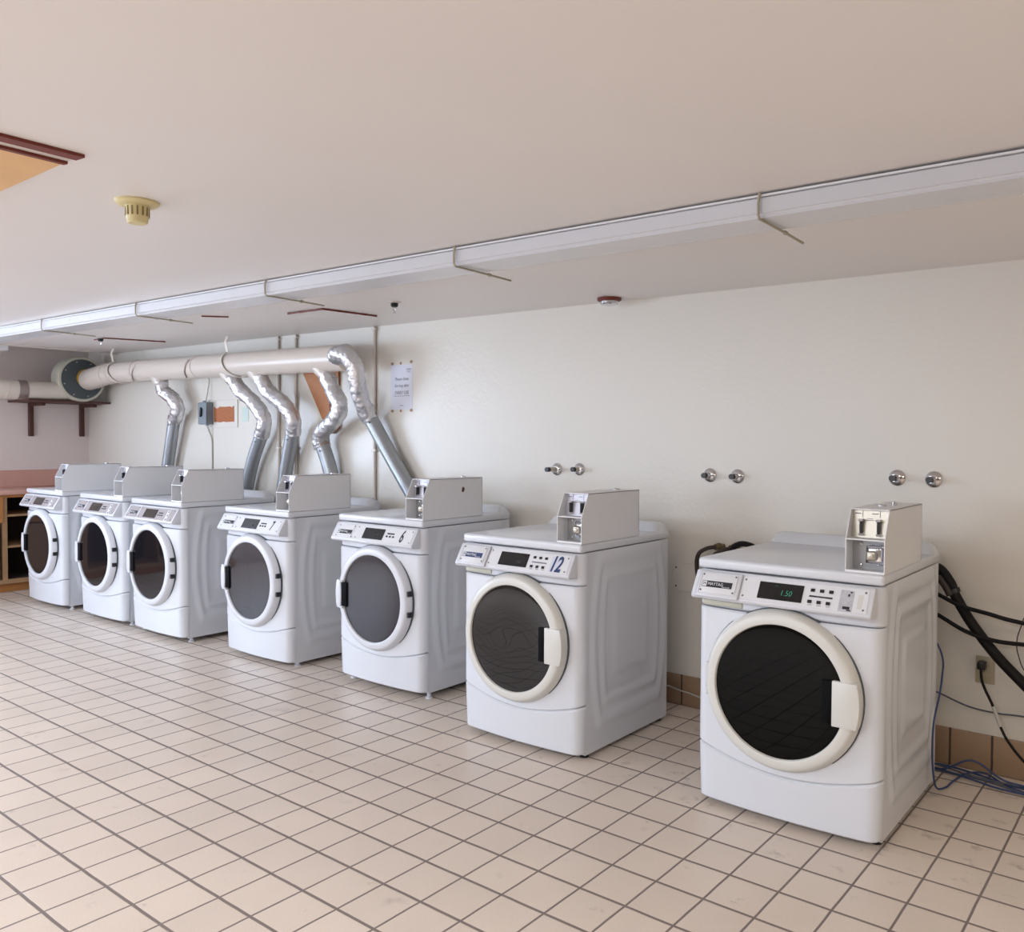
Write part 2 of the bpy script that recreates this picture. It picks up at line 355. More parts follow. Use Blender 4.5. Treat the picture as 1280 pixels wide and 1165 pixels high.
# ------------------------------------------------------------------ washers and dryers
W2 = 0.342
def fprof(scale=1.0, n=15, rc=0.045, w=W2, bow=0.020, base=0.053):
    pts = [(-w, 0.0), (-w, -(base - rc) * scale)]
    for k in range(1, 6):
        a = math.pi / 2 * k / 5; pts.append((-w + rc - rc * math.cos(a), -((base - rc) + rc * math.sin(a)) * scale))
    x0 = w - rc
    for k in range(1, n):
        x = -x0 + 2 * x0 * k / n; pts.append((x, -(base + bow * (1 - (x / x0) ** 2)) * scale))
    R = [(-x, y) for x, y in pts[:7]][::-1]
    return pts + R
def front_slab(b, zlo, zhi, scale=1.0, taper=0.0, soft=0.006):
    P = fprof(scale); rows = []
    levels = [(0, -soft), (soft, 0), (None, 0), (-soft, 0), (0, -soft)]
    for li, (dz, ins) in enumerate(levels):
        row = []
        for x, y in P:
            lo, hi = zlo(x), zhi(x)
            z = lo + dz if li < 2 else ((lo + hi) / 2 if li == 2 else hi + dz)
            f = 1 + ins / 0.07
            t = taper * (1 - (z - 0.02) / 0.2) if taper and z < 0.22 else 0
            row.append(b.bm.verts.new((x * (1 + ins / 0.4) * (1 - t * .6), y * f * (1 - t * 3.5) if y < 0 else y, z)))
        rows.append(row)
    n = len(P)
    for r in range(len(rows) - 1):
        for i in range(n - 1): b.bm.faces.new((rows[r][i], rows[r][i + 1], rows[r + 1][i + 1], rows[r + 1][i]))
        b.bm.faces.new((rows[r][n - 1], rows[r][0], rows[r + 1][0], rows[r + 1][n - 1]))
    b.bm.faces.new(rows[0][::-1]); b.bm.faces.new(rows[-1])
def kick(x): return 0.184 + 0.053 * min(1.0, abs(x - 0.01) / 0.33) ** 1.9
ZT = 0.935
def side_height(y, z, D):
    u = (y - D * .52) / (D * .5); v = (z - .50) / .40
    lim = 1 - 0.22 * v * v
    d = max(abs(v) * 0.98, abs(u) / lim)
    if d > 1: return 0.0
    def ss(a, b_, x):
        t = max(0, min(1, (x - a) / (b_ - a))); return t * t * (3 - 2 * t)
    h = 0.0
    h += 0.007 * (ss(.96, .90, d) - ss(.84, .78, d))
    h += 0.007 * (ss(.74, .68, d) - ss(.66, .60, d))
    h += 0.006 * ss(.46, .38, d)
    return h
def machine(name, kind, label, group, x, y, lift, D, number, numinfo, seed, glass, display_on=False):
    e = empty(name, (x, y, 0), label, 'washing machine' if kind == 'washer' else 'dryer', group)
    L = Matrix.Translation((0, 0, lift))
    def B(): return MB(L)
    washer = kind == 'washer'
    # cabinet shell with pressed side panels
    b = B(); NY, NZ = 44, 70; z0, z1 = 0.018, 0.893
    for sx in (1, -1):
        g = []
        for j in range(NZ + 1):
            row = []
            for i in range(NY + 1):
                yy = 0.003 + (D - 0.003) * i / NY; zz = z0 + (z1 - z0) * j / NZ
                row.append(b.bm.verts.new((sx * (W2 - 0.0065 + side_height(yy, zz, D)), yy, zz)))
            g.append(row)
        for j in range(NZ):
            for i in range(NY): b.bm.faces.new((g[j][i], g[j][i + 1], g[j + 1][i + 1], g[j + 1][i]))
        if sx == 1: gr = g
        else: gl = g
    for i in range(NY):
        b.bm.faces.new((gl[NZ][i], gl[NZ][i + 1], gr[NZ][i + 1], gr[NZ][i])); b.bm.faces.new((gl[0][i], gl[0][i + 1], gr[0][i + 1], gr[0][i]))
    for j in range(NZ):
        b.bm.faces.new((gl[j][0], gl[j + 1][0], gr[j + 1][0], gr[j][0])); b.bm.faces.new((gl[j][NY], gl[j + 1][NY], gr[j + 1][NY], gr[j][NY]))
    b.build('cabinet', 'enamel', e, ang=50)
    b = B(); front_slab(b, kick, lambda q: 0.752)
    fp_ = b.build('front_panel', 'enamel', e)
    b = B(); front_slab(b, lambda q: 0.026, lambda q: kick(q) - 0.004, 0.99, taper=0.03); b.build('kick_panel', 'enamel', e)
    b = B(); front_slab(b, lambda q: 0.755, lambda q: 0.891, 0.80); b.build('header_panel', 'plastic', e)
    # lid with the raised rear edge
    b = B()
    b.box(-W2 - .001, W2 + .001, -.048, D, .896, ZT, .012, 3)
    lip = [(D - .115, ZT - .02), (D - .095, ZT + .012), (D - .075, ZT + .036), (D - .055, ZT + .044), (D - .025, ZT + .042), (D - .006, ZT + .026), (D - .001, ZT - .02)]
    rows = []
    for x_, f in ((-W2, .25), (-W2 + .010, .65), (-W2 + .026, .92), (-W2 + .05, 1), (W2 - .05, 1), (W2 - .026, .92), (W2 - .010, .65), (W2, .25)):
        rows.append([b.bm.verts.new((x_, py, ZT - .02 + (pz - ZT + .02) * f)) for py, pz in lip])
    for r in range(len(rows) - 1):
        for i in range(len(lip) - 1): b.bm.faces.new((rows[r][i], rows[r][i + 1], rows[r + 1][i + 1], rows[r + 1][i]))
    b.bm.faces.new(rows[0]); b.bm.faces.new(rows[-1][::-1])
    b.build('lid', 'enamel', e, ang=40)
    # console
    yb, yt, zb, zt_ = -.104, -.052, .797, .889
    sec = [(0.0, zt_), (yt, zt_), (yb, zb + .004), (yb + .008, zb - .008), (-.04, zb - .012), (0.0, zb - .012)]
    b = B(); b.prism(sec, 'x', -W2 - .001, .318, .005, 2)
    cons = b.build('console', 'plastic', e)
    FM = L @ frame((0, yb, zb + .004), (0, yt - yb, zt_ - zb - .004), (0, -(zt_ - zb), yt - yb))
    SL = math.hypot(yt - yb, zt_ - zb - .004)
    def F(): return MB(FM)
    fmat = 'faceplate' if (washer or numinfo == 'plain') else 'faceplate_grey'
    dmat = 'display' if (washer or numinfo == 'plain') else 'display_grey'
    if washer:
        b = F(); b.box(-.322, -.152, -.004, SL - .004, 0, .009, .006, 3); dr = b.build('detergent_drawer', 'plastic', cons)
        b = F(); b.box(-.310, -.166, .010, SL - .014, .009, .0105, .003, 2); b.build('drawer_plate', fmat, cons)
        # finger recess under the drawer
        b = B(); b.box(-.316, -.154, -.0585, -.040, .760, .784, .006, 3); b.build('drawer_recess', mat('recess_plastic', hx(190, 188, 172), .4), cons)
    else:
        b = F(); b.box(-.318, -.178, .010, SL - .010, 0, .0018, .0008, 1); b.build('logo_plate', fmat, cons)
    b = F(); b.box(-.148 if washer else -.160, .302, .008, SL - .008, 0, .0016, .0007, 1); b.build('faceplate', fmat, cons)
    h0 = .0105 if washer else .0018
    b = F(); b.box(-.302, -.182, .034, .058, h0, h0 + .0008); b.build('logo_strip', 'ink_blue' if seed == 12 else 'ink', cons)
    b = F(); b.box(-.300, -.283, .036, .056, h0 + .0008, h0 + .0014)
    b.text('MAYTAG', .017, -.279, .046, h0 + .0012, align='LEFT', sx=.9)
    b.text('Commercial', .006, -.206, .038, h0 + .0012)
    b.build('logo_lettering', 'ink_white', cons)
    b = F(); b.text('M', .014, -.2915, .046, h0 + .0016); b.build('logo_emblem', 'ink', cons)
    for sx_, sy_, hh in ((-.303, .020, h0), (-.303, SL - .020, h0), (-.174, .020, h0), (-.174, SL - .020, h0), (-.138, .020, .0016), (-.138, SL - .020, .0016), (.290, .020, .0016), (.290, SL - .020, .0016)):
        b = F(); b.lathe([(.0038, hh), (.0030, hh + .0020), (0, hh + .0024)], (sx_, sy_, 0), 'z', 10); b.build('screw', 'screw', cons)
    b = F(); b.box(-.083, .080, .018, .082, .0016, .0040, .001, 1); dsp = b.build('display', dmat, cons)
    if display_on:
        b = F(); b.text('1.50', .030, .020, .045, .0042, sx=.85, shear=.15, off=-.0008); b.text('- - -', .007, -.018, .070, .0042); b.build('display_digits', 'digit', cons)
    else:
        b = F(); b.text('150' if washer else '00', .018, .03, .040, .0042, sx=.8, shear=.15, off=-.0006); b.build('display_digits', 'ink_grey' if washer else M['fan_grey'], cons)
    if washer:
        for r in range(2):
            for k in range(3):
                b = F(); cx = .112 + k * .032 - r * .004; cy = .070 - r * .042; b.box(cx - .0075, cx + .0075, cy - .006, cy + .006, .0016, .005, .0015, 2); b.build('button', 'black', cons)
        b = F(); b.box(.103, .184, .0455, .0515, .0016, .0022); b.build('button_legend', 'ink' if seed == 7 else 'ink_grey', cons)
        b = F()
        for k in range(3): b.text('START', .005, .110 + k * .032, .0165, .0018)
        b.text('SELECT CYCLE', .005, .1435, .0485, .0024)
        b.build('small_print', 'ink_grey', cons)
    else:
        for k in range(3):
            b = F(); cx = .108 + k * .025; b.box(cx - .0065, cx + .0065, .038, .048, .0016, .0045, .0014, 2); b.build('button', 'black', cons)
        b = F(); b.box(.104, .160, .056, .064, .0016, .0022); b.build('button_legend', 'ink', cons)
    # number label
    if number == '12':
        b = F(); b.box(.205, .262, .012, .084, .0016, .0022); b.build('number_label', M['sticker2'], cons)
        b = F(); b.text('12', .098, .236, .047, .0023, sx=.62, shear=.2, off=.0028); b.text('MAX', .010, .252, .017, .0023); b.build('number', 'ink_blue', cons)
    elif number:
        b = F(); b.text(number, .098 if number == '6' else .085, .222, .048, .0018, sx=.55, shear=.2, off=.0018); b.build('number', 'ink', cons)
    elif washer:
        b = F(); b.box(.208, .254, .008, .084, .0016, .0024, .0005, 1); st = b.build('worn_sticker', 'sticker', cons)
        for q in ((.222, .246, .016, .026), (.236, .250, .011, .015), (.234, .240, .062, .071), (.240, .247, .075, .080)):
            b = F(); b.box(*q, .0024, .0028); b.build('sticker_residue', 'ink', cons)
        b = F(); b.box(.268, .284, .022, .072, .0016, .0022, .0003, 1); b.build('blank_label', 'ring', cons)
    else:
        b = F()
        b.box(.206, .236, .006, .084, .0016, .0022); b.build('number_label', 'ink_white', cons)
        b = F()
        for k, sy_ in enumerate((.074, .048, .018)): b.box(.219 + k % 2 * .002, .229, sy_ - .007, sy_ + .006, .0022, .0027)
        b.build('number', 'ink', cons)
    # door
    zc_, yd = .495, -.064
    DM = L @ frame((0, yd, zc_), (0, 0, 1), (0, -1, 0))
    def Dm(): return MB(DM)
    b = Dm(); b.lathe([(.287, -.02), (.287, .008), (.285, .016), (.277, .032), (.272, .038), (.266, .0405), (.243, .0445), (.2385, .043), (.236, .038), (.235, .030), (.235, -.02)], (0, 0, 0), 'z', 72, close=True)
    door = b.build('door', 'ring' if washer else 'plastic', e, ang=45)
    b = Dm(); prof = [(.236 * math.sin(t), .034 + .003 * math.cos(t)) for t in [math.pi / 2 * k / 8 for k in range(8, -1, -1)]]
    b.lathe([(.236, .02)] + prof, (0, 0, 0), 'z', 72); b.build('door_glass', glass, door, ang=60)
    b = Dm(); b.lathe([(.2905, -.02), (.2905, .001), (.286, .001), (.286, -.02)], (0, 0, 0), 'z', 72, close=True); b.build('door_shade_line', 'fan_grey', door)  # grey ring painting the shaded gap line around the door
    s = 1 if washer else -1
    # handle block following the ring
    b = Dm(); pts = []
    for k in range(7):
        a = -.27 + .54 * k / 6; pts.append((s * .289 * math.cos(a), .289 * math.sin(a)))
    x_in = .196 if washer else .228
    ztop, zbot = .289 * math.sin(.27), -.289 * math.sin(.27)
    out = [(s * x_in, zbot)] + pts + [(s * x_in, ztop)]
    if washer:
        b.prism(out, 'z', .0, .0475, .003, 2)
    else:
        b.prism([(s * .246, zbot)] + pts + [(s * .246, ztop)], 'z', .0, .0475, .003, 2)
        b.prism([(s * .252, ztop - .010), (s * .222, ztop - .010), (s * .222, ztop), (s * .252, ztop)], 'z', .03, .055, .002, 1)
        b.prism([(s * .252, zbot), (s * .222, zbot), (s * .222, zbot + .010), (s * .252, zbot + .010)], 'z', .03, .055, .002, 1)
    b.build('handle', 'ring' if washer else 'plastic', door)
    b = Dm(); 
    if washer: b.box(.160, .197, zbot + .004, ztop - .002, .030, .0425, .003, 2)
    else: b.box(-.244, -.198, zbot + .010, ztop - .010, .030, .0450, .003, 2)
    b.build('handle_recess', 'black_matt', door)
    if washer:
        for zz in (.040, -.05):
            b = Dm(); b.box(-.298, -.286, zz - .018, zz + .012, -.01, .006, .002, 1); b.build('hinge', 'plastic', door)
    else:
        for zz in (.055, -.055):
            b = Dm(); b.box(.273, .2885, zz - .014, zz + .014, .0, .030, .002, 1); b.build('hinge', 'black', door)
    # feet
    for fx in (-1, 1):
        for fy in (.035, D - .04):
            b = MB(); fxx = fx * (W2 - .035); b.lathe([(.020, 0), (.020, .006), (.012, .010), (.010, .03 + lift)], (fxx, fy, 0), 'z', 14); b.build('foot', 'plastic' if not washer else 'black', e)
    # coin box
    CX0, CX1, CY1, H, SH = .212, .342, .410, .212, .112
    CM = Matrix.Translation((0, 0, lift + ZT - .0005)); 
    def K(): return MB(CM)
    fy0, fy1 = -.045, .008
    b = K(); t = .0025
    side = [(fy0, 0.0), (fy0, SH), (fy1 - .004, H), (CY1, H), (CY1, 0.0)]
    b.prism(side, 'x', CX0, CX0 + t); b.prism(side, 'x', CX1 - t, CX1)
    b.box(CX0, CX1, fy1 - .004, CY1, H - t, H + .0005); b.box(CX0, CX1, CY1 - t, CY1, 0, H)
    b.box(CX0 + t, CX1 - t, fy0, fy1 + .03, SH - .002, SH + .002); b.box(CX0 + t, CX1 - t, fy0 + .004, CY1 - t, 0, .004)
    b.box(CX0 + t, CX1 - t, fy0, fy0 + .003, 0, .008)
    b.build('coin_box', 'coinbox', e); cbx = e.children[-1]
    b = K(); b.prism([(fy1 + .004, SH), (fy1 + .016, H - .004), (fy1 + .020, H - .004), (fy1 + .008, SH)], 'x', CX0 + t, CX1 - t); b.build('coin_plate', 'steel' if seed == 7 else 'steel_pale', cbx)
    b = K(); b.box(CX0 + t, CX1 - t, fy1 + .020, fy1 + .024, .004, SH - .002); b.build('vault_plate', 'vault', cbx)
    for cx in (CX0 + .036, CX0 + .094):
        b = K(); b.box(cx - .004, cx + .004, fy1 - .012, fy1 + .010, SH + .018, SH + .062, .002, 1); b.build('coin_slot', 'black', cbx)
        b = K(); b.box(cx - .008, cx + .007, fy1 - .014, fy1 + .010, SH + .058, SH + .066, .002, 1); b.build('coin_slide', 'chrome', cbx)
        b = K(); b.box(cx - .007, cx + .007, fy1 - .012, fy1 + .008, SH + .010, SH + .018, .002, 1); b.build('coin_slide', 'chrome', cbx)
    b = K(); b.text('IN', .009, 0, 0); b.bm.free(); b = MB(CM @ frame((CX0 + .065, fy1 + .0125, SH + .078), (0, .12, 1), (0, -1, .12)))
    b.box(.028, .0292, -.008, .016, 0, .001); b.box(-.030, -.0288, -.008, .016, 0, .001); b.box(.002, .022, .004, .007, 0, .001); b.box(-.056, -.036, .004, .007, 0, .001); b.box(-.014, .006, -.012, -.010, 0, .001); b.box(-.020, .010, -.018, -.016, 0, .001)
    b.build('coin_instructions', 'ink_grey', cbx)
    LM = CM @ frame((CX0 + .082, fy1 + .020, .056), (0, 0, 1), (0, -1, 0))
    b = MB(LM); b.box(-.033, .033, -.035, .035, 0, .010, .009, 4); b.box(-.027, .027, -.029, .029, .008, .022, .010, 4); b.build('lock_plate', 'chrome', cbx)
    b = MB(LM); b.box(-.024, .010, -.018, .016, .020, .040, .007, 3); b.lathe([(.009, .038), (.009, .044), (.006, .045)], (-.007, -.001, 0), 'z', 16); b.build('lock_cylinder', 'steel', cbx)
    b = MB(LM)
    for q in ((-.052, .036), (-.052, -.038)): b.lathe([(.006, 0), (.006, .004), (.002, .006)], (q[0], q[1], 0), 'z', 10)
    b.build('bolt', 'chrome', cbx)
    b = K(); b.lathe([(.016, H), (.016, H + .006), (.012, H + .009)], (CX0 + .058, .16 if seed == 7 else .33, 0), 'z', 20)
    if seed == 7: b.lathe([(.010, H), (.010, H + .012), (.006, H + .014)], (CX0 + .075, .25, 0), 'z', 16)
    b.build('coin_box_cap', 'chrome', cbx)
    if seed == 6:
        b = MB(CM @ frame((CX1, .255, .150), (0, 0, 1), (1, 0, 0)))
        b.bm.faces.new([b.bm.verts.new((.011 * math.cos(a) * (1 + .2 * math.sin(2 * a)), .015 * math.sin(a) * (1 - .25 * math.cos(a)), .0008)) for a in [2 * math.pi * k / 14 for k in range(14)]])
        b.build('lock_hole', 'darkwood', cbx)
    return e
M['sticker2'] = mat('number_sticker', hx(208, 210, 220), .4)
g1, g2 = 'front-loading washers with a coin box', 'front-loading dryers with a coin box'
machine('washing_machine', 'washer', 'large white front-loading washer nearest the viewer, green digits lit, worn sticker, no number', g1, .9725, 1.19, 0, .70, None, None, 7, 'glass_dark', True)
machine('washing_machine', 'washer', 'white front-loading washer with number 12 on its console, between dryer 6 and the nearest washer', g1, -.272, 1.206, 0, .69, '12', None, 12, 'glass_wavy')
machine('clothes_dryer', 'dryer', 'white dryer numbered 6, a small hole in the side of its coin box', g2, -1.405, 1.37, .017, .65, '6', 'plain', 6, 'glass_grey')
machine('clothes_dryer', 'dryer', 'white dryer numbered 7, fourth machine counted from the left', g2, -2.49, 1.32, .005, .66, '7', 'plain', 5, 'glass_grey')
machine('clothes_dryer', 'dryer', 'white dryer with silver console, third machine from the left, below the switch box', g2, -3.56, 1.24, .012, .66, '', 'silver', 4, 'glass_mid')
machine('clothes_dryer', 'dryer', 'white dryer with silver console, second machine from the left', g2, -4.375, 1.24, .012, .66, '', 'silver', 3, 'glass_mid')
machine('clothes_dryer', 'dryer', 'farthest white dryer, beside the brown wooden cabinet at the left wall', g2, -5.31, 1.215, .012, .66, '', 'silver', 2, 'glass_mid')

# ------------------------------------------------------------------ exhaust ducts and the main pipe
mp = empty('main_duct', (-4.2, 1.95, 1.86), 'big cream painted round duct running under the ceiling along the back wall', 'duct')
def rel(P, o): return [(p[0] - o.location.x, p[1] - o.location.y, p[2] - o.location.z) for p in P]
PR = .091
b = MB(); b.tube(rel([(-5.80, 1.95, 1.962), (-5.1, 1.95, 1.958), (-4.2, 1.95, 1.945), (-3.4, 1.95, 1.935), (-2.47, 1.95, 1.922)], mp), PR, 32); b.build('pipe', 'cream_paint', mp)
b = MB(); b.tube(rel([(-5.76, 1.95, 1.962), (-5.92, 1.947, 1.956), (-6.08, 1.935, 1.935), (-6.24, 1.93, 1.916)], mp), [PR + .002, PR + .006, PR + .006, PR + .008], 32); b.build('elbow', 'cream_paint', mp)
b = MB()
for x, z in ((-5.86, 1.96), (-6.10, 1.934), (-5.30, 1.960), (-4.30, 1.947)):
    b.tube(rel([(x - .004, 1.948, z), (x + .004, 1.948, z)], mp), PR + (.008 if x < -5.5 else .0025), 32)
b.build('seam_band', 'cream_paint', mp)
b = MB(); b.lathe([(PR + .001, 0), (PR + .001, .012), (PR - .02, .022), (0, .026)], (-2.472 + 4.2, 0, 1.922 - 1.86), 'x', 32); b.build('end_cap', 'cream_paint', mp)
# cable ties / tape tags round the pipe
for x in (-5.25, -4.38):
    b = MB(); pts = []
    for k in range(9):
        a = math.radians(-35 + k * 12); pts.append((x + .05 - k * .012 + 4.2, -math.cos(a) * (PR + .004), .087 - math.sin(a) * (PR + .004) * 1.0))
    b.tube(pts, .006, 6, wobble=.004); b.build('foil_tag', 'foiltape', mp)
def strap(x, zp, label):
    e = empty('pipe_hanger', (x, 1.95, zp), label, 'hanger', 'straps holding the cream duct')
    b = MB(); pts = []
    for k in range(13):
        a = math.radians(60 + k * 18); pts.append((0.012 * math.sin(k * .5), -math.sin(a - math.pi / 2) * 0, 0))
    path = []
    for k in range(15):
        a = math.radians(100 - k * 15.5); path.append((0.0 + .03 * (k / 14), -math.cos(math.radians(90) - math.radians(180 - 0)) * 0, 0))
    R_ = PR + .012; ring = []
    for k in range(14):
        a = math.radians(110 + k * 14); ring.append(Vector((.008 + .15 * max(0, min(1, (k - 3) / 9)) ** 1.3, R_ * math.cos(a), R_ * math.sin(a))))
    ring = [Vector((.012, -.035, zc(x) - zp - .002)), Vector((.004, -.05, (zc(x) - zp) * .8))] + ring
    for i in range(len(ring) - 1):
        p, q = ring[i], ring[i + 1]; w_ = Vector((.017, 0, 0)); nrm = (q - p).cross(w_).normalized() * .0016
        vs = [b.bm.verts.new(v) for v in (p - w_ - nrm, p + w_ - nrm, p + w_ + nrm, p - w_ + nrm, q - w_ - nrm, q + w_ - nrm, q + w_ + nrm, q - w_ + nrm)]
        for f in ((0, 1, 5, 4), (1, 2, 6, 5), (2, 3, 7, 6), (3, 0, 4, 7), (0, 3, 2, 1), (4, 5, 6, 7)): b.bm.faces.new([vs[j] for j in f])
    b.build('strap', 'cream_paint', e)
strap(-3.86, 1.941, 'cream metal strap hooked round the duct above the grey switch box')
strap(-5.72, 1.962, 'cream metal strap hooked round the duct next to the round fan')
def duct(flex, rigid, label, r=.052, tapdir=(0, 0, -1), tap=True):
    o = Vector(rigid[-1]); e = empty('exhaust_duct', o, label, 'duct', 'silver dryer exhaust ducts')
    b = MB(); b.tube(rel(flex, e), r * 1.10, 28, smooth=14, wobble=.008, ribs=1); b.build('foil_hose', 'foil', e, ang=80)
    b = MB(); b.tube(rel(rigid, e), r, 24, smooth=4); b.build('rigid_pipe', 'galv', e)
    d = (Vector(rigid[1]) - Vector(rigid[0])).normalized(); p = Vector(rigid[0])
    b = MB(); b.tube(rel([p - d * .02, p + d * .012], e), r + .0035, 24); b.build('collar', 'foiltape', e)
    b = MB(); s_ = Vector((-(d.z), 0, d.x)); q = p + d * .05 - s_ * 0 + Vector((0, -r, 0)) - s_ * -.02
    b.lathe([(.006, 0), (.006, .004), (.002, .006)], tuple(q - o - Vector((0, .006, 0))), 'y', 8); b.build('screw', 'darkmetal', e)
    if tap:
        f0 = Vector(flex[0]); f1 = Vector(flex[1]); dd = (f1 - f0).normalized(); st = f0 - dd * .10
        b = MB(); b.tube(rel([f0 + Vector((-.095, 0, .085)), f0 + Vector((-.045, 0, .032)), f0 + Vector((-.012, 0, .008)), f0 + dd * .02], e), [.066, .063, .060, r * 1.12], 24); b.build('tap_collar', 'cream_paint', e)
    return e
duct([(-2.47, 1.862, 1.917), (-2.40, 1.835, 1.935), (-2.32, 1.845, 1.915), (-2.275, 1.87, 1.84), (-2.31, 1.93, 1.69), (-2.335, 2.00, 1.575), (-2.338, 2.05, 1.505)],
     [(-2.338, 2.05, 1.515), (-2.155, 2.08, 1.248), (-1.923, 2.08, 0.975), (-1.80, 2.08, .80)], 'rightmost silver duct, leaving the duct end and slanting down to dryer 6', r=.050, tap=False)
duct([(-2.69, 1.95, 1.835), (-2.645, 1.97, 1.721), (-2.575, 1.98, 1.600), (-2.665, 2.0, 1.50), (-2.815, 2.02, 1.430), (-2.870, 2.045, 1.36), (-2.859, 2.05, 1.310)],
     [(-2.859, 2.05, 1.327), (-2.813, 2.07, 1.19), (-2.746, 2.08, 0.964), (-2.70, 2.08, .80)], 'silver duct with a sharp elbow in front of the brown board')
duct([(-3.475, 1.95, 1.842), (-3.40, 1.97, 1.725), (-3.246, 1.98, 1.640), (-3.140, 2.0, 1.530), (-3.186, 2.04, 1.410)],
     [(-3.196, 2.04, 1.418), (-3.32, 2.07, 1.149), (-3.417, 2.08, 0.812)], 'silver duct with an S bend, dropping behind the dryer numbered 7', r=.050)
duct([(-3.86, 1.95, 1.850), (-3.760, 1.97, 1.744), (-3.624, 2.0, 1.640), (-3.53, 2.02, 1.520), (-3.608, 2.05, 1.39)],
     [(-3.608, 2.05, 1.4), (-3.77, 2.07, 1.169), (-3.899, 2.08, 0.86)], 'silver duct just right of the mint card and the rusty wall patch', r=.050)
duct([(-4.93, 1.95, 1.860), (-4.93, 1.97, 1.775), (-4.845, 2.0, 1.715), (-4.790, 2.02, 1.625), (-4.900, 2.05, 1.52)],
     [(-4.902, 2.05, 1.537), (-5.054, 2.07, 1.14), (-5.16, 2.08, 0.854)], 'leftmost silver duct, short and left of the grey switch box', r=.050)

# ------------------------------------------------------------------ fan on its shelf
fn = empty('duct_fan', (-6.30, 1.86, 1.715), 'round cream blower fan with dark grey face on the wall shelf', 'fan')
b = MB(); zc_f = 1.918 - 1.715; prof = []
b.lathe([(.205, -.17), (.212, -.16), (.212, -.012), (.204, 0), (.187, 0), (.187, -.02), (0, -.02)], (.06, .015, zc_f), 'x', 48)
b.build('housing', 'fan_cream', fn)
b = MB(); b.lathe([(.186, .0), (.186, .006), (.05, .010), (0, .010)], (.052, .015, zc_f), 'x', 48); b.build('face_plate', 'fan_grey', fn)
b = MB(); b.lathe([(.085, 0), (.085, .014), (.05, .02), (0, .02)], (.060, .045, zc_f + .012), 'x', 24); b.build('inlet_ring', 'brass', fn)
b = MB()
for k in range(8):
    a = k * math.pi / 4 + .3; b.lathe([(.007, 0), (.007, .005), (.003, .007)], (.058, .015 + .165 * math.cos(a), zc_f + .165 * math.sin(a)), 'x', 8)
b.build('bolt', 'steel', fn)
b = MB(); b.tube([(-.035, -.06, .083), (-.03, -.25, .084), (-.02, -.46, .083)], [.080, .083, .083], 28); b.build('outlet_duct', 'cream_paint', fn)
b = MB(); b.tube([(-.02, -.44, .083), (-.02, -.52, .082)], .0865, 28); b.build('silver_band', 'foiltape', fn)
b = MB(); b.tube([(-.02, -.515, .082), (-.02, -.60, .084), (-.025, -.70, .096), (-.03, -.84, .118), (-.04, -1.35, .18), (-.05, -2.6, .22)], [.088, .089, .088, .088, .088, .088], 28)
b.build('discharge_elbow', 'cream_paint', fn)
b = MB(); b.tube([(-.02, -.60, .084), (-.02, -.607, .085)], .092, 28); b.tube([(-.026, -.70, .096), (-.026, -.707, .097)], .0915, 28); b.build('elbow_seam', 'cream_paint', fn)
b = MB(); b.box(-.02, .02, -.02, .02, 0, .002); b.bm.free()
sh = empty('wall_shelf', (-6.5, 1.8, 1.695), 'dark brown shelf on two wall brackets carrying the round fan', 'shelf')
b = MB(); b.box(-.248, .235, -.375, .345, 0, .019, .002, 1); b.build('board', 'darkwood', sh)
for y in (1.615, 2.075):
    b = MB(); b.box(-.25, -.215, y - 1.8 - .02, y - 1.8 + .02, -.315, -.001, .003, 1); b.box(-.215, .06, y - 1.8 - .018, y - 1.8 + .018, -.028, -.001, .003, 1); b.build('bracket', 'darkwood', sh)

# ------------------------------------------------------------------ things on the back wall
def wallM(x, z, y=WY): return frame((x, y, z), (0, 0, 1), (0, -1, 0))
def conduit(x, z0, z1, label, r=.011, y=WY - .013, m='cream_paint', clip=True):
    e = empty('wall_conduit', (x, y, z0), label, 'conduit', None)
    b = MB(); b.tube([(0, 0, 0), (0, 0, z1 - z0)], r, 14); b.build('pipe', m, e)
    for z in ([.60 * (z1 - z0)] if clip else []) + [z1 - z0 - .02]:
        b = MB(); b.box(-r - .012, r + .012, -r - .002, .0125, z - .008, z + .008, .002, 1); b.build('clip', m, e)
conduit(-2.398, .02, zc(-2.4), 'thin cream wall pipe between the rightmost duct and the paper sign')
conduit(-3.515, .02, zc(-3.5), 'thin cream wall pipe left of the two crossing the big duct near the brown board')
conduit(-3.293, .02, zc(-3.3), 'thin cream wall pipe right of the two, directly left of the brown board')
s = empty('paper_sign', (-2.134, WY, 1.722), 'white paper notice taped to the wall above dryer 6', 'sign')
b = MB(frame((0, 0, 0), (0, 0, 1), (0, -1, 0))); b.box(-.108, .104, -.150, .150, .0008, .0016); b.build('sheet', 'paper', s)
b = MB(frame((0, 0, 0), (0, 0, 1), (0, -1, 0)))
b.text('Please clean', .030, 0, .055, .0020, sx=.92); b.text('lint tray after', .030, 0, .010, .0020, sx=.88); b.text('EVERY USE', .034, 0, -.038, .0020, sx=.85)
b.box(-.078, .078, -.060, -.057, .0014, .0020)
b.build('lettering', 'ink_grey', s)
b = MB(frame((0, 0, 0), (0, 0, 1), (0, -1, 0))); b.text('Laundry', .013, .068, .118, .0020); b.text('Room', .011, .068, .104, .0020); b.text('thank you', .008, 0, -.122, .0020); b.build('small_lettering', M['ink_grey'], s)
for px_, pz_ in ((-.094, .160), (-.010, .160), (.092, .166), (-.094, -.158), (-.010, -.158), (.092, -.156)):
    b = MB(frame((0, 0, 0), (0, 0, 1), (0, -1, 0)))
    b.bm.faces.new([b.bm.verts.new((px_ + .015 * math.cos(a) * (1 if abs(px_) > .05 else .7), pz_ + .010 * math.sin(a), .0022)) for a in [2 * math.pi * k / 9 + px_ for k in range(9)]]); b.build('tape_mark', 'tape', s)
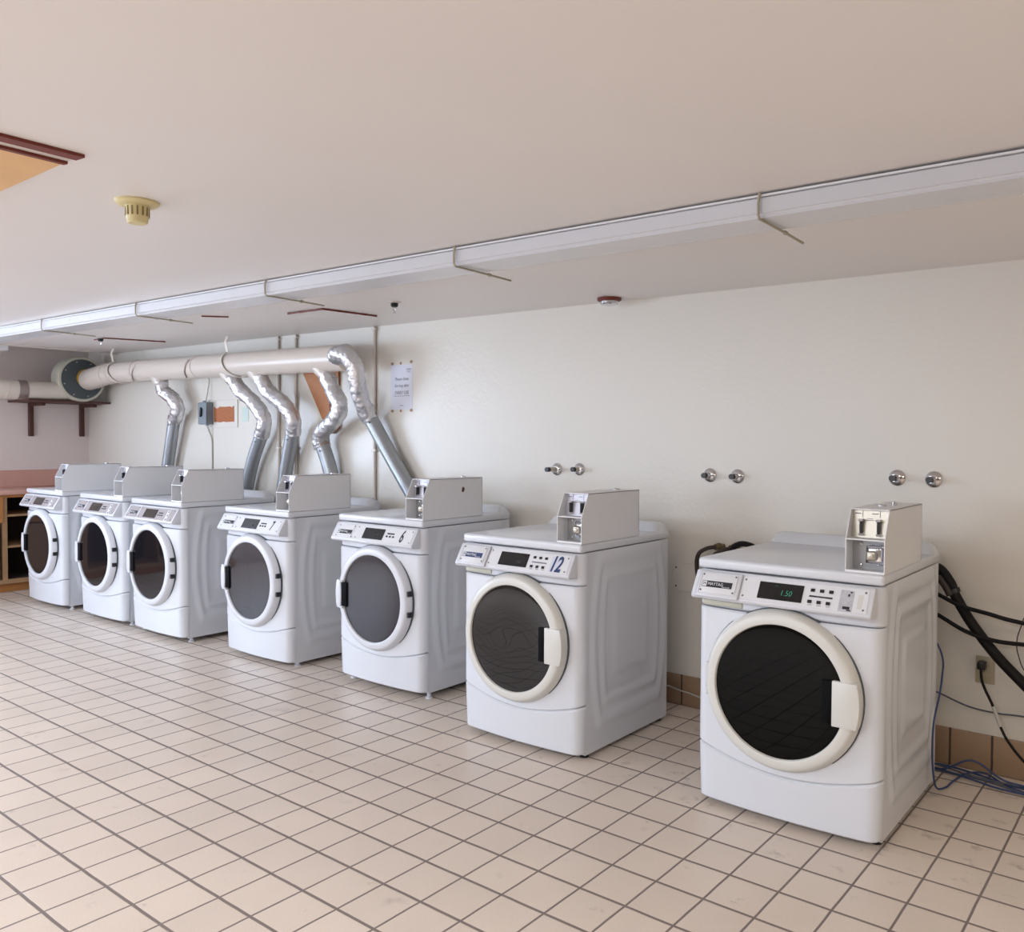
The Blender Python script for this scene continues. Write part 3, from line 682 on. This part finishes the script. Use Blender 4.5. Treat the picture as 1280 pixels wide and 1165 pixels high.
VL = [(-.819, 1.206, 'far left valve of three pairs, with a long dark plug pointing left', 1), (-.659, 1.210, 'right one of the farthest valve pair, above washer 12', 0), (.158, 1.201, 'left valve of the middle pair, right of washer 12', 2),
      (.309, 1.200, 'right valve of the middle pair, left of the nearest washer', 3), (1.070, 1.217, 'left valve of the nearest pair, above the near coin box', 4), (1.222, 1.215, 'rightmost valve of all, above the near coin box', 5)]
for x, z, lab, k in VL:
    e = empty('water_valve', (x, WY, z), 'chrome wall valve, ' + lab, 'valve', 'chrome water valves on the back wall')
    b = MB(); b.lathe([(.036, 0), (.035, -.006), (.028, -.013), (.016, -.018), (0, -.018)], (0, 0, 0), 'y', 28); b.build('escutcheon', 'chrome', e)
    ln = .075 if k == 1 else .045
    b = MB(); b.tube([(0, -.014, 0), (-.003, -ln, 0)], .015 if k != 1 else .013, 16); b.build('stem', 'chrome' if k > 1 else 'steel', e)
    b = MB(); b.tube([(-.003, -ln + .004, 0), (-.004, -ln - .022, 0)], .0135, 14); b.build('plug', 'darkmetal' if k != 1 else 'black', e)
# grey switch box, its wire, rusty opening, mint card
e = empty('switch_box', (-4.502, WY, 1.58), 'grey metal switch box on the wall with a black lever on its front', 'switch box')
b = MB(); b.box(-.060, .060, -.068, -.001, -.094, .092, .005, 2); b.build('case', 'grey_paint', e)
b = MB(); b.box(-.064, .064, -.076, -.066, -.090, .088, .003, 1); b.build('cover', 'grey_paint', e)
b = MB(frame((-.005, -.076, .005), (0, 0, 1), (0, -1, 0))); b.prism([(-.006, -.038), (.012, -.02), (.016, .03), (.002, .045), (-.012, -.004)], 'z', 0, .016, .002, 1); b.build('lever', 'black', e)
b = MB(); b.tube([(-.02, -.04, .092), (-.02, -.04, .106)], .016, 14); b.build('connector', 'grey_paint', e)
b = MB(); b.tube([(.02, -.04, -.094), (.02, -.04, -.104)], .014, 14); b.build('connector', 'grey_paint', e)
b = MB(); b.tube([(-4.50, WY - .04, 1.68), (-4.49, WY - .03, 1.76), (-4.485, WY - .02, 1.85), (-4.495, WY - .03, 1.90)], .005, 8, smooth=5)
tag(b.build('power_wire', 'wirecream'), 'thin cream wire rising from the grey switch box to the big duct', 'wire')
b = MB(); b.tube([(-4.485, WY - .04, 1.478), (-4.48, WY - .02, 1.42), (-4.468, WY - .008, 1.36), (-4.465, WY - .007, 1.2), (-4.462, WY - .007, .3)], .006, 8, smooth=5)
tag(b.build('wall_wire', 'wirecream'), 'thin cream wire hanging below the grey switch box down the wall', 'wire')
e = empty('wall_patch_panel', (-4.30, WY, 1.575), 'cream panel with a torn rust-brown middle, right of the switch box', 'wall panel')
b = MB(); b.box(-.215, .215, -.008, 0, -.112, .112, .002, 1); b.build('panel', 'wall', e)
b = MB(frame((0, -.009, 0), (0, 0, 1), (0, -1, 0)))
top = [(-.13 + .030 * k, .062 - .012 * abs(noise.noise(Vector((k * 1.7, 0, 0)))) * 3) for k in range(11)]; bot = [(-.13 + .030 * k, -.068 - .010 * noise.noise(Vector((k * 1.9, 4, 0)))) for k in range(11)][::-1]
b.prism(top + bot, 'z', 0, .002); b.build('torn_middle', 'hardboard', e)
b = MB(wallM(-3.98, 1.565)); b.box(-.045, .045, -.058, .058, .001, .003); e = tag(b.build('mint_card', 'mint'), 'pale mint card on the wall right of the rusty panel', 'card')
# brown board leaning on the wall behind the ducts
e = empty('wooden_board', (-2.98, WY, 1.43), 'tapering brown board on the wall between two silver ducts', 'board')
b = MB(frame((0, 0, 0), (0, 0, 1), (0, -1, 0))); b.prism([(-.245, .475), (.20, .475), (.20, .02), (.13, -.02), (.06, .02)], 'z', .002, .022, .002, 1); b.build('panel', 'boardbrown', e)
b = MB(frame((0, 0, 0), (0, 0, 1), (0, -1, 0))); b.box(.085, .125, .02, .475, .022, .040, .003, 1); b.build('batten', 'boardbrown', e)
# access plate
e = empty('access_plate', (.085, WY, .668), 'cream screwed cover plate low on the wall between the two nearest washers', 'wall plate')
b = MB(); b.box(-.13, .13, -.009, 0, -.072, .072, .0015, 1); b.build('plate', 'wall', e)
for px_ in (-.112, .112):
    for pz_ in (-.048, .048):
        b = MB(); b.lathe([(.0045, 0), (.004, -.003), (0, -.0035)], (px_, -.009, pz_), 'y', 8); b.build('screw', 'darkmetal', e)
# power outlet with plug and cord
e = empty('power_outlet', (1.438, WY, .427), 'ivory wall socket right of the nearest washer', 'socket')
b = MB(); b.box(-.036, .036, -.007, 0, -.056, .056, .003, 2); b.build('cover_plate', 'ivory', e)
for z in (.022, -.022):
    b = MB(); b.lathe([(.017, 0), (.017, -.009), (.0155, -.010), (0, -.010)], (0, 0, z), 'y', 20); b.build('receptacle', 'ivory', e)
e = empty('wall_plug', (1.43, WY - .02, .45), 'black cord plugged into the ivory socket, with a white sleeve', 'cord')
b = MB(); b.box(-.016, .016, -.030, .0085, -.016, .018, .006, 2); b.build('plug', 'black', e)
P = [(1.430, 2.105, .440), (1.436, 2.09, .40), (1.450, 2.09, .36), (1.478, 2.09, .302), (1.505, 2.08, .235), (1.545, 2.07, .165), (1.62, 2.06, .09), (1.75, 2.05, .02), (2.0, 2.0, .010)]
b = MB(); b.tube([(p[0] - 1.43, p[1] - (WY - .02), p[2] - .45) for p in P], .0055, 10, smooth=6); b.build('cable', 'rubber', e)
b = MB(); b.tube([(1.481 - 1.43, 2.09 - WY + .02, .296 - .45), (1.512 - 1.43, 2.077 - WY + .02, .222 - .45)], .0075, 10); b.build('sleeve', 'whitewire', e)
def cable(name, P, r, m, label, cat, group=None, smooth=8):
    b = MB(); b.tube(P, r, 10, smooth=smooth); return tag(b.build(name, m), label, cat, group)
# black hoses right of the nearest washer
e = empty('drain_hose', (1.30, 2.06, .78), 'thick black drain hose running down to the right from behind the nearest washer', 'hose')
def relp(P, o=(1.30, 2.06, .78)): return [(p[0] - o[0], p[1] - o[1], p[2] - o[2]) for p in P]
b = MB(); b.tube(relp([(1.10, 1.98, .80), (1.20, 2.04, .850), (1.265, 2.07, .845), (1.312, 2.07, .79), (1.335, 2.07, .735), (1.395, 2.07, .635), (1.485, 2.07, .52), (1.59, 2.07, .415), (1.80, 2.07, .22), (2.0, 2.05, .05)]), .0215, 16, smooth=7); b.build('hose', 'rubber', e)
b = MB(); b.tube(relp([(1.27, 2.045, .815), (1.300, 2.045, .775), (1.318, 2.048, .74)]), .014, 12, smooth=5); b.build('inner_hose', 'hosebrown', e)
b = MB(); b.tube(relp([(1.323, 2.068, .765), (1.330, 2.068, .748)]), .0275, 16); b.build('clamp', 'darkmetal', e)
cable('supply_hose', [(1.05, 1.96, .80), (1.18, 2.0, .775), (1.267, 2.03, .745), (1.361, 2.03, .705), (1.467, 2.03, .685), (1.583, 2.03, .665), (1.9, 2.03, .64), (2.3, 2.02, .66)], .0085, 'rubber', 'upper of two thin black hoses curving right from the nearest washer', 'hose', 'thin black supply hoses')
cable('supply_hose', [(1.05, 1.96, .70), (1.18, 2.0, .70), (1.268, 2.03, .660), (1.378, 2.03, .605), (1.469, 2.03, .582), (1.585, 2.03, .579), (1.9, 2.03, .60), (2.3, 2.02, .66)], .0085, 'rubber', 'lower of two thin black hoses curving right from the nearest washer', 'hose', 'thin black supply hoses')
cable('thin_wire', [(1.70, 2.10, .75), (1.60, 2.10, .695), (1.572, 2.10, .63), (1.560, 2.10, .575), (1.566, 2.10, .52), (1.60, 2.10, .45), (1.7, 2.10, .42)], .0022, 'hosebrown', 'fine black loop of wire at the right edge below the hoses', 'wire')
# blue network cables
cable('blue_cable', [(1.24, 1.99, .60), (1.29, 1.97, .55), (1.318, 1.95, .49), (1.322, 1.925, .43), (1.333, 1.835, .37), (1.330, 1.775, .29), (1.330, 1.755, .20), (1.332, 1.762, .10), (1.338, 1.795, .02), (1.36, 1.85, .008), (1.37, 1.94, .008), (1.40, 2.06, .01), (1.46, 2.10, .008), (1.55, 2.02, .008), (1.7, 1.95, .008)], .0038, 'bluewire', 'blue cable hanging down the side of the nearest washer onto the floor', 'cable')
cable('wall_cable', [(1.20, 2.11, .33), (1.275, 2.12, .302), (1.385, 2.12, .269), (1.493, 2.12, .262), (1.591, 2.12, .268), (1.9, 2.12, .27)], .0035, 'greyblue', 'grey-blue cable sagging along the wall beneath the ivory socket', 'cable')
for i in range(5):
    P = []
    for k in range(8):
        x = 1.20 + .11 * k; P.append((x, 2.09 - .02 * i + .022 * math.sin(k * 1.3 + i * 1.7) - .010 * k, .006 + .006 * (i % 3) + (.07 * math.exp(-((x - 1.44) / .05) ** 2) if i == 2 else 0)))
    cable('floor_cable', P, .0040, 'greyblue' if i % 2 else 'bluewire', 'tangled blue-grey cable lying on the floor along the skirting at the right', 'cable', 'tangle of cables on the floor at the right')
cable('gap_cable', [(-.30, 2.12, .12), (-.079, 2.115, .097), (.02, 2.11, .084), (.113, 2.11, .073), (.35, 2.10, .03)], .004, 'wirecream', 'thin cream cable along the skirting in the gap between the two nearest washers', 'cable')
# short hoses and fittings behind the nearest washer, left
for (px_, pz_, P, lab) in ((.232, .846, [(.222, 2.10, .846), (.185, 2.07, .838), (.150, 2.05, .808), (.142, 2.05, .74), (.16, 2.06, .60)], 'dark hose bending down from the left brass fitting behind the nearest washer'),
                           (.312, .846, [(.302, 2.10, .846), (.262, 2.07, .832), (.225, 2.05, .790), (.22, 2.05, .66)], 'dark hose on the right brass fitting behind the nearest washer')):
    e = empty('inlet_hose', (px_, WY, pz_), lab, 'hose', 'hoses on brass fittings behind the nearest washer')
    b = MB(); b.tube([(.004, 0, 0), (-.002, -.035, 0), (-.012, -.055, -.001)], [.014, .014, .017], 12); b.build('fitting', 'brasshose', e)
    b = MB(); b.lathe([(.020, 0), (.020, -.012), (.016, -.016)], (-.004, -.026, 0), 'y', 12); b.build('nut', 'brasshose', e)
    b = MB(); b.tube([(p[0] - px_, p[1] - WY, p[2] - pz_) for p in P], .0105, 12, smooth=7); b.build('hose', 'hosebrown', e)
cable('arched_hose', [(.30, 2.06, .74), (.320, 2.07, .840), (.355, 2.07, .872), (.405, 2.07, .875), (.45, 2.06, .85), (.47, 2.05, .74)], .014, 'rubber', 'thick black hose arching just above the back edge of the nearest washer', 'hose')
b = MB(wallM(-.93, .868)); b.lathe([(.014, 0), (.014, .03), (.009, .05)], (0, 0, 0), 'z', 12); tag(b.build('pipe_stub', 'brass'), 'small yellow pipe stub on the wall right of dryer 6', 'pipe')

# ------------------------------------------------------------------ ceiling things
e = empty('ceiling_channel', (-1.0, .76, zc(-1)), 'long white boxed channel hung under the ceiling in front of the machines', 'channel')
def chan(b, y0, y1, zt, zb_, x0=-5.55, x1=3.6, bev=.006):
    pts = [(x0, zc(x0)), (x1, zc(x1))]
    t = bmesh.new(); vs = []
    for x in (x0, x1):
        for y, z in ((y0, zt), (y1, zt), (y1, zb_), (y0, zb_)): vs.append(t.verts.new((x + 1.0, y - .76, zc(x) - zc(-1) - z)))
    for f in ((0, 1, 5, 4), (1, 2, 6, 5), (2, 3, 7, 6), (3, 0, 4, 7), (0, 3, 2, 1), (4, 5, 6, 7)): t.faces.new([vs[i] for i in f])
    bmesh.ops.recalc_face_normals(t, faces=t.faces[:])
    if bev: bmesh.ops.bevel(t, geom=t.edges[:], offset=bev, segments=3, affect='EDGES')
    b._merge(t)
b = MB(); chan(b, .668, .852, .006, .074, bev=.012); b.build('channel_body', 'gutter', e)
b = MB(); chan(b, .664, .668, .008, .014, bev=0); b.build('top_bead', 'white_gloss', e)
for i, x in enumerate((1.072, -.189, -1.449, -2.719, -3.997)):
    z = zc(x)
    lab = ['nearest', 'second nearest', 'third nearest', 'fourth nearest', 'farthest'][i]
    h = empty('channel_hook', (x, .66, z), '%s thin tan rod hook holding up the white ceiling channel' % lab, 'hook', 'rod hooks under the white channel')
    b = MB(); b.tube([(0.004, -.001, -.004), (0, -.002, -.035), (0, -.001, -.070), (.0, .008, -.079), (.0, .20, -.081), (-.005, .345 + (.02 if i == 0 else 0), -.083)], .0042, 8); b.build('rod', 'rod', h)
    b = MB(); b.lathe([(.007, 0), (.007, .012)], (0, .20, -.081), 'y', 10); b.build('nut', 'rod', h)
sm = empty('smoke_detector', (-.590, -.372, zc(-.59)), 'yellowed cream smoke detector on the ceiling at the upper left', 'smoke detector')
b = MB(); b.lathe([(.066, 0), (.066, -.006), (.060, -.012), (.048, -.015), (0, -.015)], (0, 0, 0), 'z', 40); b.build('base', 'smoke', sm)
b = MB(); b.lathe([(.036, -.014), (.034, -.052), (.032, -.056), (.031, -.066), (.027, -.070), (0, -.070)], (0, 0, 0), 'z', 36); b.build('sensor_cap', 'smoke', sm)
for k in range(14):
    a = 2 * math.pi * k / 14; b = MB(Matrix.Rotation(a, 4, 'Z')); b.box(.0335, .0364, -.0025, .0025, -.048, -.020); b.build('slot', 'smokeslot', sm)
def sprinkler(x, y, label, collar):
    e = empty('fire_sprinkler', (x, y, zc(x)), label, 'sprinkler', 'ceiling sprinkler heads')
    b = MB(); b.lathe([(.038 if collar else .03, 0), (.034, -.005), (.020, -.008), (0, -.008)], (0, 0, 0), 'z', 24); b.build('collar', 'ceil_white', e)
    b = MB(); b.lathe([(.021, -.006), (.021, -.022), (.014, -.030), (0, -.030)], (0, 0, 0), 'z', 20); b.build('cup', 'black', e)
    b = MB(); b.tube([(-.009, 0, -.028), (-.010, 0, -.042), (-.003, 0, -.052)], .0025, 8, smooth=3); b.tube([(.009, 0, -.028), (.010, 0, -.042), (.003, 0, -.052)], .0025, 8, smooth=3); b.tube([(0, 0, -.05), (0, 0, -.060)], .004, 8); b.build('yoke', 'chrome', e)
    b = MB(); b.lathe([(.010, -.060), (.010, -.062), (0, -.063)], (0, 0, 0), 'z', 14); b.build('deflector', 'chrome', e)
sprinkler(-1.455, 1.48, 'sprinkler head on the ceiling above dryer 6, black cup and chrome tip', True)
sprinkler(-4.85, 1.42, 'far sprinkler head on the ceiling to the left, near the round fan', False)
e = empty('round_ceiling_cover', (-.385, 2.03, zc(-.385)), 'round red-brown rimmed cap on the ceiling close to the back wall', 'ceiling cap')
b = MB(); b.lathe([(.064, 0), (.064, -.012), (.052, -.018), (.052, 0)], (0, 0, 0), 'z', 32, close=True); b.build('rim', 'redbrown', e)
b = MB(); b.lathe([(.050, -.001), (.049, -.030), (.043, -.036), (0, -.037)], (0, 0, 0), 'z', 32); b.build('glass_disc', 'chrome', e)
# plywood hatch upper left
hz = zc(-.5)
e = empty('ceiling_hatch', (-.5, -.9, hz), 'bare plywood hatch with red-brown frame strips in the ceiling, upper left corner', 'hatch')
def hp(P, zt, zb_, m, name):
    b = MB(); b.prism([(p[0] + .5, p[1] + .9) for p in P], 'z', -zb_, -zt, 0); b.build(name, m, e)
hp([(-.345, -.69), (-.345, -2.0), (-1.6, -2.0), (-1.6, -.69)], -.0, .006, 'ply', 'plywood')
hp([(-.343, -.694), (-.343, -2.0), (-.326, -2.0), (-.326, -.690)], 0, .014, 'redbrown', 'frame_strip')
hp([(-.285, -.684), (-.285, -2.0), (-.326, -2.0), (-.326, -.690)], 0, .006, 'ceil_white', 'plaster_edge')
hp([(-.242, -.682), (-.240, -2.0), (-.285, -2.0), (-.285, -.686)], 0, .011, 'redbrown', 'frame_strip')
# rust-edged patches on the ceiling
def patch(P, label, red=(0, 1), w=.012):
    cx = sum(p[0] for p in P) / 4; cy = sum(p[1] for p in P) / 4
    e = empty('ceiling_patch', (cx, cy, zc(cx)), label, 'ceiling patch', 'red-edged ceiling patches')
    b = MB(); b.prism([(p[0] - cx, p[1] - cy) for p in P], 'z', -.006, .0); b.build('panel', 'ceiling', e)
    for i in red:
        p, q = P[i], P[(i + 1) % 4]
        pts = [(p[0] + (q[0] - p[0]) * t / 14 - cx + .003 * noise.noise(Vector((t, i, 1))), p[1] + (q[1] - p[1]) * t / 14 - cy + .003 * noise.noise(Vector((t, i, 9))), -.007) for t in range(15)]
        b = MB(); b.tube(pts, [w * .5 * (1 + .35 * noise.noise(Vector((t * 1.3, i, 5)))) for t in range(15)], 6); b.build('red_edge', 'redbrown', e)
patch([(-2.322, 1.394), (-1.995, 1.405), (-1.955, 1.78), (-2.28, 1.77)], 'ceiling patch with two dark red edges above the dryer numbered 7')
patch([(-4.98, 1.43), (-4.80, 1.423), (-4.64, 1.84), (-4.95, 1.84)], 'far ceiling patch with one long red edge next to the far sprinkler', red=(0, 1), w=.010)
b = MB(); b.tube([(-2.93, 1.18, zc(-2.9) - .003), (-2.86, 1.25, zc(-2.9) - .004), (-2.82, 1.30, zc(-2.9) - .003)], .005, 6); tag(b.build('red_scratch', 'redbrown'), 'short red-brown mark on the ceiling behind the white channel', 'ceiling mark')

# ------------------------------------------------------------------ cabinet at the left wall
CFX = -6.20
cb = empty('wooden_cabinet', (CFX, .6, 0), 'open brown wooden cabinet with dark shelves at the left wall', 'cabinet')
def cbx_(name, x0, x1, y0, y1, z0, z1, m, bev=.002):
    b = MB(); b.box(x0 - CFX, x1 - CFX, y0 - .6, y1 - .6, z0, z1, bev, 1); return b.build(name, m, cb)
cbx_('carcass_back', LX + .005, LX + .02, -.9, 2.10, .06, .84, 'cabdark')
cbx_('plinth', LX + .05, CFX - .04, -.9, 2.10, 0, .075, 'pineorange')
cbx_('bottom_rail', LX + .02, CFX, -.9, 2.10, .075, .115, 'pinepale')
cbx_('top_rail', CFX - .03, CFX, -.9, 2.10, .838, .862, 'pineorange')
for y in (-.4, .42, 1.175, 1.95): cbx_('stile', LX + .02, CFX, y, y + .042, .115, .838, 'pinepale')
for z in (.392, .668): cbx_('shelf', LX + .02, CFX - .012, 1.217, 1.95, z, z + .018, 'pinepale')
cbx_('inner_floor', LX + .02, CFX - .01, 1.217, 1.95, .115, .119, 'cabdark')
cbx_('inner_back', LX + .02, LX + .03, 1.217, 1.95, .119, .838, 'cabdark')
d = cbx_('drawer_front', CFX, CFX + .018, .47, 1.180, .62, .845, 'pineorange')
d = cbx_('door', CFX, CFX + .016, .47, 1.150, .125, .608, 'pinepale')
b = MB(); b.box(LX, CFX + .03, -.9, 2.14, .862, .902, .006, 2); b.bm.verts.ensure_lookup_table()
ct = tag(b.build('countertop', 'pinktop'), 'pink laminate worktop on the brown cabinet at the left wall', 'countertop')
b = MB(); b.box(LX, LX + .022, -.9, 2.14, .902, 1.060, .003, 1); tag(b.build('backsplash', 'pinktop'), 'pink laminate upstand behind the worktop on the left wall', 'backsplash')
